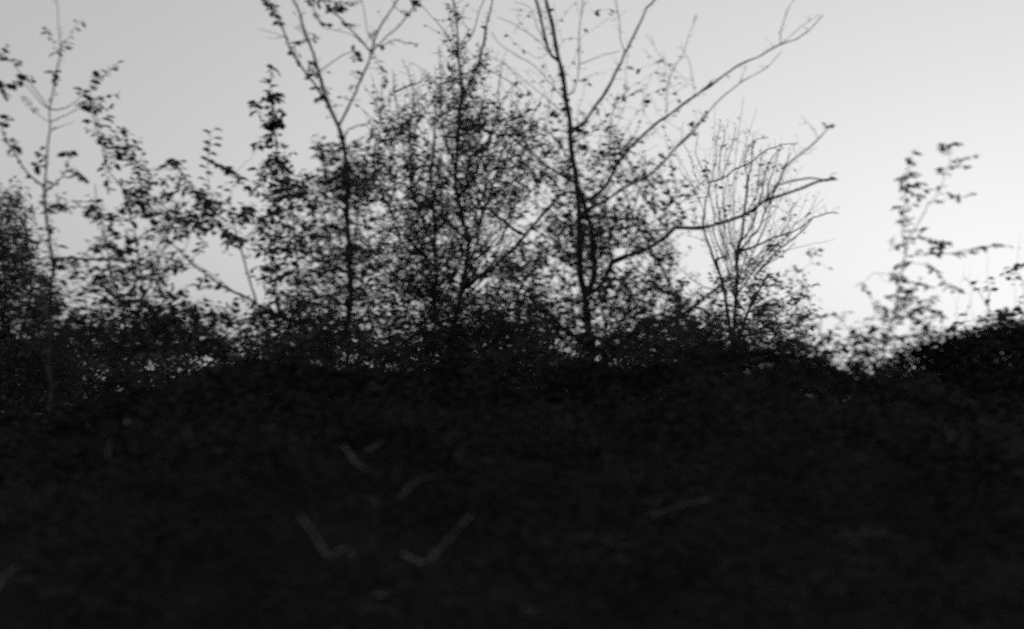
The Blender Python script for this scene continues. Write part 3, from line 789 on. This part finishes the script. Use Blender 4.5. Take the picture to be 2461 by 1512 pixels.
D.branches(0, [(1300, 430, 90, 130), (1460, 420, 110, 120), (1520, 640, 120, 110), (1320, 660, 110, 90), (1400, 540, 100, 100)], 66, r0=.0075, spur=1.5)
D.fill(0, [(1385, 470, 55, 50, .6), (1330, 430, 60, 70, .45), (1290, 390, 60, 60, .35), (1400, 590, 60, 60, .72), (1430, 560, 80, 50, .6), (1500, 540, 60, 30, .6), (1540, 570, 60, 40, .5), (1560, 600, 60, 30, .55),
           (1310, 570, 70, 40, .45), (1280, 620, 90, 30, .5), (1450, 350, 60, 50, .45), (1460, 420, 70, 40, .45), (1490, 260, 16, 50, .35), (1540, 440, 60, 40, .35), (1600, 480, 60, 70, .32), (1590, 420, 60, 40, .25),
           (1330, 660, 90, 40, .5), (1440, 640, 50, 60, .7), (1470, 700, 60, 60, .65), (1540, 700, 60, 50, .4), (1590, 640, 30, 70, .55), (1330, 740, 90, 50, .5), (1250, 690, 70, 40, .45), (1420, 760, 60, 60, .65),
           (1520, 780, 80, 50, .55), (1600, 740, 60, 60, .5), (1260, 780, 90, 50, .45), (1360, 830, 120, 50, .5), (1500, 840, 130, 40, .65), (1660, 760, 70, 50, .6), (1640, 820, 130, 40, .7),
           (1390, 320, 30, 40, .25), (1360, 270, 25, 50, .15)], clump=.6, dens=.8)
for k in range(120):                      # fine bare twigs in the upper crown
    x = rng.uniform(1230, 1640); y = rng.uniform(20, 520)
    if x > 1480 and y < 150: continue
    D.grow(W(x, y, 8.4 + rng.normal(0, .35)), leaf_dens=.18, start=.2, twig_r=.0013)
D.build()

# --- E: fan of fine bare twigs
E = Plant('vase_shrub', 'vase-shaped shrub of fine nearly bare twigs fanning up behind the bent branch', 'shrub', (1762, 900), 10.5, leaf=0.040, aspect=.5, tilt=.8, twig_r=.0024, spread=.6, bare=.85, ext=.12, limb_k=1.5)
E.stem(0, [(1764, 920), (1765, 860), (1765, 800), (1766, 740), (1768, 690), (1770, 640), (1772, 600)], 0.03, 0.01, ground=True, name='trunk', spurs=.6)
E.stem(0, [(1762, 870), (1755, 800), (1745, 730), (1735, 680), (1722, 620)], 0.016, 0.008)
E.stem(0, [(1768, 840), (1790, 770), (1812, 720), (1830, 690), (1850, 660)], 0.016, 0.007)
for q, r0 in [([(760, 1450), (690, 1220), (640, 1070), (630, 950), (650, 850), (690, 640), (660, 540)], .007),
              ([(810, 1330), (730, 1100), (740, 950), (690, 750), (680, 640)], .005), ([(860, 1300), (790, 1100), (780, 950), (740, 700), (760, 500)], .004), ([(930, 1270), (880, 1120), (850, 950), (830, 750), (850, 560)], .004),
              ([(940, 1340), (960, 1150), (990, 1000), (1020, 830), (1050, 620), (1080, 430), (1100, 260), (1080, 235)], .008), ([(960, 1200), (1080, 1000), (1150, 780), (1200, 560), (1260, 400), (1350, 280)], .005),
              ([(1000, 1280), (1100, 1080), (1210, 880), (1290, 700), (1380, 480), (1440, 350)], .006), ([(1000, 1270), (1180, 1180), (1390, 1100), (1540, 1040), (1650, 960), (1780, 905), (1890, 915)], .006),
              ([(1100, 1490), (1250, 1330), (1420, 1180), (1560, 1060), (1640, 960)], .006), ([(1060, 1340), (1200, 1250), (1320, 1180), (1480, 1130)], .004), ([(1080, 1490), (1180, 1400), (1380, 1290), (1500, 1190)], .004),
              ([(690, 650), (820, 590), (920, 520), (1040, 450), (1180, 340), (1300, 290), (1500, 265)], .005), ([(650, 600), (560, 350), (590, 150)], .003), ([(700, 600), (760, 250), (800, 40)], .003),
              ([(760, 600), (820, 200), (880, 50)], .003), ([(830, 600), (900, 250), (930, 130)], .003), ([(1060, 600), (1000, 420), (1080, 250), (1150, 215), (1230, 210)], .004), ([(600, 640), (500, 400), (440, 200), (450, 60)], .0025),
              ([(600, 760), (460, 560), (380, 400)], .0025), ([(1200, 860), (1240, 620), (1300, 440), (1380, 300)], .004), ([(1060, 900), (1120, 700), (1160, 480), (1200, 330)], .004),
              ([(1420, 1180), (1440, 960), (1480, 800)], .002), ([(1500, 1100), (1600, 900), (1700, 720)], .002), ([(1350, 1130), (1420, 990), (1440, 930)], .003)]:
    E.stem(14, q, r0 * 1.25, r0 * .55, spurs=.6, dy=(0, rng.normal(0, .3)), wob=.01)
E.fill(0, [(1770, 650, 50, 40, .3), (1850, 600, 25, 14, .5), (1765, 710, 50, 40, .5), (1830, 690, 70, 35, .25), (1780, 770, 90, 40, .55), (1870, 750, 70, 45, .35), (1790, 820, 120, 40, .65),
           (1700, 800, 90, 40, .6), (1705, 405, 9, 8, .6), (1900, 800, 60, 45, .45), (1905, 705, 60, 40, .12), (1660, 720, 50, 50, .3)], clump=.5)
for k in range(36):                      # straight fine twigs fanning up from the crotch
    a = rng.normal(0.15, 0.34); L = rng.uniform(120, 420) * (1 - 0.25 * abs(a - .1)); b0 = rng.uniform(0, 120)
    x0, y0 = 1765 + math.sin(a) * b0 * .8, 720 - b0 * .8
    x1, y1 = x0 + math.sin(a) * L, y0 - math.cos(a) * L
    E.shoot(0, [(x0, y0), ((x0 + x1) / 2 + rng.normal(0, 16), (y0 + y1) / 2), (x1 + rng.normal(0, 22), y1)], .06, dy=(0, rng.normal(0, .35)), r=.0034, start=.5)
for k in range(230):
    a, q = rng.random() * 2 * math.pi, math.sqrt(rng.random())
    E.grow(W(1785 + 135 * q * math.cos(a), 480 + 165 * q * math.sin(a), 10.5 + rng.normal(0, .35)), leaf_dens=.12, start=.4, twig_r=.0017)
E.build()

# --- G: young leafy shoot at the right
G = Plant('young_sapling', 'young leafy sapling standing alone against the bright sky at the right', 'sapling', (2125, 900), 7.0, leaf=0.038, leaf_gap=.033, tilt=.4)
G.stem(0, [(2120, 930), (2122, 850), (2130, 800), (2148, 750), (2154, 710), (2162, 675), (2168, 640), (2175, 613)], 0.010, 0.004, ground=True, name='trunk', leaves=.6)
G.stem(9, [(790, 1230), (850, 1060), (930, 900), (1000, 760), (1100, 640), (1150, 480), (1205, 360), (1170, 250)], 0.0035, 0.0015)
G.stem(9, [(790, 1230), (775, 1050), (790, 900), (780, 760), (800, 600), (830, 460), (840, 340)], 0.003, 0.0015, leaves=.7)
G.stem(9, [(790, 1232), (950, 1210), (1100, 1212), (1220, 1210), (1400, 1180), (1550, 1150), (1710, 1140)], 0.0025, 0.0012, leaves=.3)
for q, dn in [([(840, 340), (870, 270), (920, 235)], .7), ([(800, 330), (860, 340)], 3), ([(830, 370), (890, 385)], 2.2), ([(730, 510), (800, 490), (900, 490)], 3.2), ([(800, 470), (850, 450), (880, 480)], 4), ([(740, 500), (800, 510)], 3),
              ([(860, 580), (920, 585)], 4.5), ([(930, 580), (990, 550)], 1.2), ([(770, 620), (850, 650), (940, 690)], 3.5), ([(780, 560), (800, 620)], 2.5), ([(790, 700), (820, 700)], 2.5), ([(970, 610), (1010, 625)], 1),
              ([(670, 775), (760, 770)], 1.6), ([(850, 765), (930, 760)], 1.6), ([(740, 820), (800, 810)], 2.2), ([(750, 860), (860, 880)], 1.8), ([(740, 905), (830, 920)], 2.8), ([(770, 950), (840, 945)], 1.8), ([(770, 995), (860, 985)], 2),
              ([(760, 1045), (850, 1060), (960, 1050)], 2.2), ([(920, 990), (1010, 965)], 2.2), ([(650, 1110), (700, 1090)], 2.5), ([(750, 1120), (840, 1105)], 3), ([(680, 1160), (730, 1150)], 2.6), ([(890, 1165), (930, 1180)], 2),
              ([(1050, 1100), (1120, 1095), (1200, 1115)], 4), ([(1080, 1110), (1190, 1110)], 4), ([(1010, 1165), (1080, 1170), (1150, 1160)], 4), ([(1060, 1200), (1140, 1205)], 2.5), ([(1090, 1200), (1100, 1130)], 0),
              ([(1220, 1208), (1300, 1195), (1400, 1185)], 2), ([(1400, 1165), (1480, 1160), (1560, 1145)], 3), ([(1590, 1125), (1660, 1120), (1740, 1140)], 3), ([(720, 1310), (780, 1300)], 2.5), ([(740, 1340), (770, 1310)], 2.5),
              ([(800, 1280), (880, 1295), (950, 1310), (1020, 1340), (1090, 1380)], 1.2), ([(990, 1320), (1050, 1345), (1100, 1385)], 2.5), ([(670, 1400), (720, 1420), (740, 1470)], 4), ([(1030, 740), (1150, 710), (1260, 690), (1350, 690)], .8), ([(1240, 690), (1280, 690)], 3.5),
              ([(1130, 660), (1190, 645), (1240, 665)], 2), ([(1360, 680), (1400, 650), (1445, 655)], 1.6), ([(1075, 600), (1130, 590), (1180, 600)], 1), ([(1090, 460), (1150, 425), (1190, 430)], 2), ([(1150, 480), (1210, 475)], 1.6),
              ([(1090, 195), (1140, 205), (1170, 220)], 2.8), ([(1170, 250), (1200, 215), (1280, 180)], 2), ([(1205, 195), (1285, 178)], 2.4), ([(1150, 240), (1190, 290)], 1.6), ([(1210, 360), (1350, 325), (1490, 290)], .8), ([(1340, 325), (1400, 318)], 1.5), ([(1210, 395), (1330, 395), (1395, 412)], 1.6),
              ([(1090, 1385), (1150, 1470), (1220, 1510), (1310, 1560)], .9), ([(510, 1370), (600, 1450), (700, 1490)], 0), ([(880, 1480), (960, 1490), (1000, 1520)], 2)]:
    G.shoot(9, q, dn, r=.0014)
for q, dn in [([(740, 230), (820, 215), (890, 200)], 2.4), ([(700, 285), (790, 300), (880, 290)], 3), ([(920, 155), (980, 170), (1010, 215)], 2.4), ([(900, 400), (980, 330), (1045, 280)], 2.6), ([(1050, 410), (1100, 440), (1180, 480)], 3.5), ([(1050, 400), (1090, 415)], 4),
              ([(1120, 140), (1200, 190), (1330, 235)], 2.2), ([(370, 180), (420, 190)], 2), ([(430, 240), (500, 310)], .8), ([(560, 380), (620, 420), (680, 440)], 2.5), ([(770, 140), (830, 145)], 2)]:
    G.shoot(10, q, dn, r=.0014)
G.fill(10, [(700, 440, 130, 70, .8), (620, 520, 60, 90, .65), (760, 250, 70, 60, .5), (900, 470, 120, 90, .6), (980, 580, 90, 50, .85), (600, 650, 120, 80, .7), (480, 660, 110, 60, .6), (830, 650, 180, 50, .6), (500, 790, 220, 60, .85)], clump=.4)
G.build()

# --- P: low scrub between the vase shrub and the sapling
P_ = Plant('low_shrub', 'low loose scrub in the dip of the skyline between vase shrub and lone sapling', 'shrub', (1990, 950), 7.8, leaf=0.044, leaf_gap=.03, tilt=.6)
P_.stem(0, [(1990, 960), (1988, 890), (1980, 840), (1970, 790), (1975, 760)], 0.010, 0.003, ground=True, name='trunk')
P_.stem(0, [(1988, 900), (2030, 860), (2060, 820), (2070, 780)], 0.006, 0.002)
P_.stem(0, [(1988, 880), (1945, 830), (1920, 790), (1900, 750)], 0.006, 0.002)
for q, dn in [([(750, 720), (800, 660), (880, 640), (900, 560), (960, 540)], .8), ([(900, 640), (1000, 560), (1090, 525), (1180, 575)], .35), ([(960, 650), (1020, 690)], 1.2), ([(1000, 740), (1050, 745), (1100, 770)], .9), ([(1040, 430), (1045, 480)], 1.2), ([(1080, 440), (1090, 490)], 1.2), ([(850, 820), (760, 790)], 2.5),
              ([(1050, 870), (1120, 880), (1190, 870)], .8), ([(900, 740), (1020, 715)], 1.5), ([(940, 800), (980, 830)], 1)]:
    P_.shoot(8, q, dn, r=.0013)
P_.fill(8, [(700, 650, 120, 70, .32), (760, 740, 130, 60, .35), (760, 830, 150, 70, .5), (700, 960, 120, 70, .65), (930, 940, 50, 40, .7), (1030, 960, 60, 40, .6), (860, 1060, 110, 50, .8), (1030, 1050, 150, 40, .5), (1250, 1030, 160, 45, .45), (1200, 930, 120, 50, .25),
           (1050, 1130, 180, 50, .75), (1250, 1110, 140, 50, .5), (1380, 1000, 90, 50, .5), (1000, 1230, 200, 60, .9), (1250, 1230, 200, 45, .8)], clump=.4)
P_.build()

# --- O: scrub on the mound at the right edge
O = Plant('edge_shrub', 'thin scrub sprouting at the right edge above the rounded bush', 'shrub', (2385, 850), 8.6, leaf=0.044, leaf_gap=.03, tilt=.6)
O.stem(10, [(1610, 700), (1605, 560), (1570, 430), (1545, 340), (1500, 260), (1430, 190), (1340, 80)], 0.008, 0.002, ground=True, name='trunk')
O.stem(10, [(1605, 560), (1690, 490), (1750, 460), (1810, 400), (1880, 340)], 0.005, 0.002, leaves=1)
O.stem(10, [(1550, 350), (1590, 250), (1610, 170), (1600, 120)], 0.003, 0.001)
O.stem(10, [(1880, 700), (1900, 500), (1895, 340), (1890, 200), (1860, 100), (1800, 40)], 0.007, 0.002, ground=True, leaves=.6)
for q, dn in [([(1520, 340), (1550, 330)], 4.5), ([(1480, 470), (1530, 520)], 1.8), ([(1700, 60), (1760, 30), (1830, 40)], 1), ([(1720, 90), (1800, 120), (1860, 100)], 1), ([(1430, 200), (1500, 210)], 1.5), ([(1290, 520), (1330, 530)], 1.2), ([(1370, 560), (1390, 545)], 1.5), ([(1440, 550), (1460, 540)], 1.5),
              ([(1190, 600), (1220, 570), (1240, 580)], 2.5), ([(1850, -10), (1880, -30)], 3), ([(1790, 400), (1820, 380)], 2)]:
    O.shoot(10, q, dn, r=.0013)
O.fill(10, [(1620, 490, 110, 60, .55), (1600, 580, 70, 50, .8), (1760, 540, 130, 50, .7), (1860, 460, 50, 60, .6), (1540, 240, 80, 60, .2), (1830, 120, 60, 90, .3), (1800, 590, 120, 40, .6)], clump=.4)
for (x0, x1, y1) in [(2295, 2318, 640), (2312, 2352, 655), (2350, 2330, 640), (2395, 2372, 610), (2440, 2452, 560), (2330, 2290, 700)]:
    O.shoot(0, [(x0, 835), ((x0 + x1) / 2 - 6, (835 + y1) / 2), (x1, y1)], .12, r=.0014)
O.build()

# ------------------------------------------------------------------ darker shrubs behind, whose tops close the lower gaps
def understorey(label, cx, Y, blobs, leaf=.05):
    s = Plant('background_shrub', label, 'shrub', (cx, 950), Y, leaf=leaf, leaf_gap=.03, tilt=.8, group='bushy shrubs behind the trees', spread=.7, leafmat=M_FARLEAF)
    s.stem(0, [(cx, 960), (cx + 4, 900), (cx - 6, 850), (cx, 800)], 0.025, 0.01, ground=True, name='trunk')
    s.stem(0, [(cx, 930), (cx - 60, 880), (cx - 110, 830)], 0.014, 0.005)
    s.stem(0, [(cx, 930), (cx + 60, 880), (cx + 110, 830)], 0.014, 0.005)
    s.fill(0, blobs, clump=.3)
    s.build()
understorey('soft dark bush behind the foot of the far-left sapling', 150, 12.0, [(120, 860, 150, 70, .7), (160, 940, 200, 60, .85), (0, 900, 120, 90, .7), (40, 980, 160, 45, .85), (-120, 940, 120, 80, .85)])
understorey('soft dark bush filling the low gap under the leafy left shrub', 400, 12.5, [(380, 800, 110, 60, .6), (400, 870, 180, 60, .85), (400, 940, 200, 50, .9)])
understorey('soft dark bush behind the base of the forked tree', 780, 12.5, [(760, 800, 150, 50, .55), (760, 870, 210, 55, .85), (780, 940, 220, 50, .9)])
understorey('soft dark bush behind the base of the thorn tree', 1130, 13.0, [(1150, 780, 110, 40, .6), (1130, 840, 210, 50, .85), (1130, 930, 220, 60, .9)])
understorey('soft dark bush between the tallest tree and the vase shrub', 1560, 12.5, [(1580, 820, 150, 40, .7), (1560, 870, 210, 50, .9), (1560, 940, 220, 50, .9)])

def tangle(label, cx, Y, blobs, n):
    s = Plant('background_shrub', label, 'shrub', (cx, 950), Y, leaf=.042, leaf_gap=.03, tilt=.7, group='bushy shrubs behind the trees', spread=.6, bare=.6, ext=.14, twig_r=.0026)
    s.stem(0, [(cx, 960), (cx + 6, 900), (cx - 8, 840), (cx + 4, 760)], 0.014, 0.005, ground=True, name='trunk')
    s.stem(0, [(cx, 930), (cx - 50, 850), (cx - 80, 760)], 0.009, 0.004)
    s.stem(0, [(cx, 930), (cx + 60, 850), (cx + 95, 760)], 0.009, 0.004)
    s.branches(0, [(b[0], b[1] - 20, b[2], b[3]) for b in blobs], n, r0=.005)
    s.fill(0, blobs, clump=.5)
    s.build()
tangle('twiggy grey shrub tangled between column shrub and forked tree', 740, 9.6, [(720, 800, 140, 70, .5), (760, 860, 160, 50, .6)], 16)
tangle('twiggy grey shrub tangled between forked tree and thorn tree', 970, 9.8, [(960, 740, 120, 70, .42), (970, 820, 150, 60, .62)], 18)
tangle('twiggy grey shrub tangled between thorn tree and tallest tree', 1250, 9.8, [(1240, 740, 120, 60, .5), (1250, 820, 150, 60, .65)], 18)
tangle('twiggy grey shrub tangled just right of the tallest tree', 1560, 9.4, [(1540, 740, 110, 70, .35), (1560, 820, 140, 50, .6)], 16)
tangle('twiggy grey shrub tangled behind the leafy left shrub', 300, 10.0, [(300, 780, 150, 60, .4), (280, 850, 190, 60, .7), (90, 880, 100, 60, .6)], 14)

# ------------------------------------------------------------------ pale dead stems caught in the brambles
def dead_stem(name, label, cat, fr, pts, Y, r0, r1, group=None):
    P = []
    vp = V(fr, pts)
    for (x, y) in vp:
        # the point where this line of sight meets the bramble surface, kept just in front of the leaves
        Yt = 2.9
        for Yt in np.arange(2.9, 6.3, 0.02):
            q = W(x, y, Yt)
            if q[2] < float(bramble_h(np.array([q[0]]), np.array([Yt]))[0]) + 0.05:
                break
        P.append(Yt)
    Yc = float(np.mean(P)) if Y is None else Y
    P = np.array([0.5 * yy + 0.5 * Yc for yy in P])
    P = np.array([W(x, y, yy - 0.05) for (x, y), yy in zip(vp, P)])
    P = smooth_path(P, 0.03) + rng.normal(0, 0.0015, (len(smooth_path(P, 0.03)), 3))
    t = np.linspace(0, 1, len(P))
    R = .42 * (r0 + (r1 - r0) * t) * (1 + .2 * rng.normal(0, 1, len(P)))
    v, f = tubes([(P, R)], 8)
    c = P.mean(0)
    o = link_mesh(name, v, f, M_PALE, None, tuple(c))
    tag(o, label, cat, group)
    return o
G_DEAD = 'pale dead stems caught in the brambles'
dead_stem('dead_bramble', 'brightest pale dead stem, bent like a tick, low in the brambles', 'dead bramble', 18,
          [(860, 1030), (960, 1090), (1020, 1088), (1080, 1020), (1160, 940), (1210, 880), (1300, 780)], None, .0065, .003, G_DEAD)
dead_stem('dead_bramble', 'short thick pale stem slanting down to the right, uppermost of the pale stems', 'dead bramble', 18,
          [(480, 355), (520, 400), (560, 455), (620, 495)], None, .007, .003, G_DEAD)
dead_stem('dead_bramble', 'tiny pale twig pointing up right beside the uppermost slanting stem', 'dead bramble', 18, [(620, 390), (660, 375), (735, 320)], None, .006, .003, G_DEAD)
dead_stem('dead_bramble', 'faint pale arching stem above the tick-shaped stem', 'dead bramble', 18, [(835, 690), (900, 615), (960, 570), (1060, 545)], None, .004, .003, G_DEAD)
dead_stem('dead_bramble', 'small hook-shaped pale curl between the arching and slanting stems', 'dead bramble', 18, [(640, 690), (675, 690), (692, 715), (688, 760)], None, .005, .003, G_DEAD)
dead_stem('dead_bramble', 'kinked zigzag pale stem left of the tick-shaped stem', 'dead bramble', 18, [(220, 800), (265, 870), (330, 960), (390, 1060), (450, 1020), (510, 995), (560, 1070)], None, .004, .0035, G_DEAD)
dead_stem('dead_bramble', 'thin straight pale twig alone in the brambles at the right', 'dead bramble', 19, [(870, 798), (950, 770), (1060, 735), (1150, 708), (1260, 685)], None, .0035, .0025, G_DEAD)
dead_stem('dead_bramble', 'short faint pale stem at the lower left edge of the photo', 'dead bramble', 17, [(-30, 1270), (20, 1190), (70, 1145), (130, 1110)], None, .007, .004, G_DEAD)
dead_stem('dead_bramble', 'pale stub lying flat near the bottom centre-left', 'dead bramble', 18, [(680, 1303), (710, 1298), (755, 1302)], None, .006, .004, G_DEAD)
dead_stem('dead_bramble', 'thin pale twig lying level below the lone straight twig', 'dead bramble', 19, [(390, 935), (450, 920), (510, 910)], None, .003, .002, G_DEAD)

dead_stem('dead_bramble', 'barely visible short pale twig at the bottom centre, right of the tick-shaped stem', 'dead bramble', 19, [(60, 1368), (100, 1378), (145, 1396)], None, .004, .002, G_DEAD)
dead_stem('dead_bramble', 'tiny pale fleck of twig just under the thin level twig', 'dead bramble', 19, [(515, 1014), (545, 1020), (585, 1026)], None, .003, .002, G_DEAD)
dead_stem('dead_bramble', 'faint dashed twig lying level between the level twig and the lone straight twig', 'dead bramble', 19, [(640, 985), (700, 988), (760, 980), (810, 984)], None, .003, .0015, G_DEAD)
dead_stem('dead_bramble', 'faint upright pale twig left of centre below the single pale leaf', 'dead bramble', 17, [(672, 430), (684, 380), (700, 310)], None, .004, .002, G_DEAD)
dead_stem('dead_bramble', 'faint pale twig sloping down right at the bottom left of centre', 'dead bramble', 18, [(590, 1395), (660, 1370), (740, 1375), (800, 1400)], None, .0035, .0015, G_DEAD)

def on_brambles(x, y):
    for Yt in np.arange(2.9, 7.2, 0.02):
        p = W(x, y, Yt)
        if p[2] < float(bramble_h(np.array([p[0]]), np.array([Yt]))[0]) + 0.04:
            return p
    return W(x, y, 5.5)
tp, k = [], 0  # strip of paler bramble leaves painting the sky-lit crest of the right slope
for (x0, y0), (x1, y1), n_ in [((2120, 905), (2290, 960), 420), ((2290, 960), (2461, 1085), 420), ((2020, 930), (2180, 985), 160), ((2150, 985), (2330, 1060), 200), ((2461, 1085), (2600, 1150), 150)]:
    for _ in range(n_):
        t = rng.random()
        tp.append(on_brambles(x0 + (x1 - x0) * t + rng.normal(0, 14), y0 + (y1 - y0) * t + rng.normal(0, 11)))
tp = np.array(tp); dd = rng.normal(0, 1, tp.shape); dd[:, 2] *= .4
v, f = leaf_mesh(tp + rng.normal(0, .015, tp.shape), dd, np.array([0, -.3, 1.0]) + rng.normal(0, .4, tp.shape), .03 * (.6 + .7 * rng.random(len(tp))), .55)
o = link_mesh('lit_ridge_leaves', v, f, M_LITRIDGE, None, tuple(tp.mean(0)), smooth=False)
tag(o, 'bramble leaves coloured paler for the sky-lit ridge, sloping down to the right below the rounded bush', 'lit ridge leaves')

q = W(*V(17, [(786, 218)])[0], 4.6)
v, f = leaf_mesh(q[None], np.array([[0.6, -0.2, 0.5]]), np.array([[0.2, -0.8, 0.5]]), np.array([0.028]), 0.6)
tag(link_mesh('dead_leaf', v, f, M_PALE, None, tuple(q), smooth=False), 'single tiny pale leaf glinting alone at the left of the dark brambles', 'leaf')

print('objects', len(bpy.data.objects))
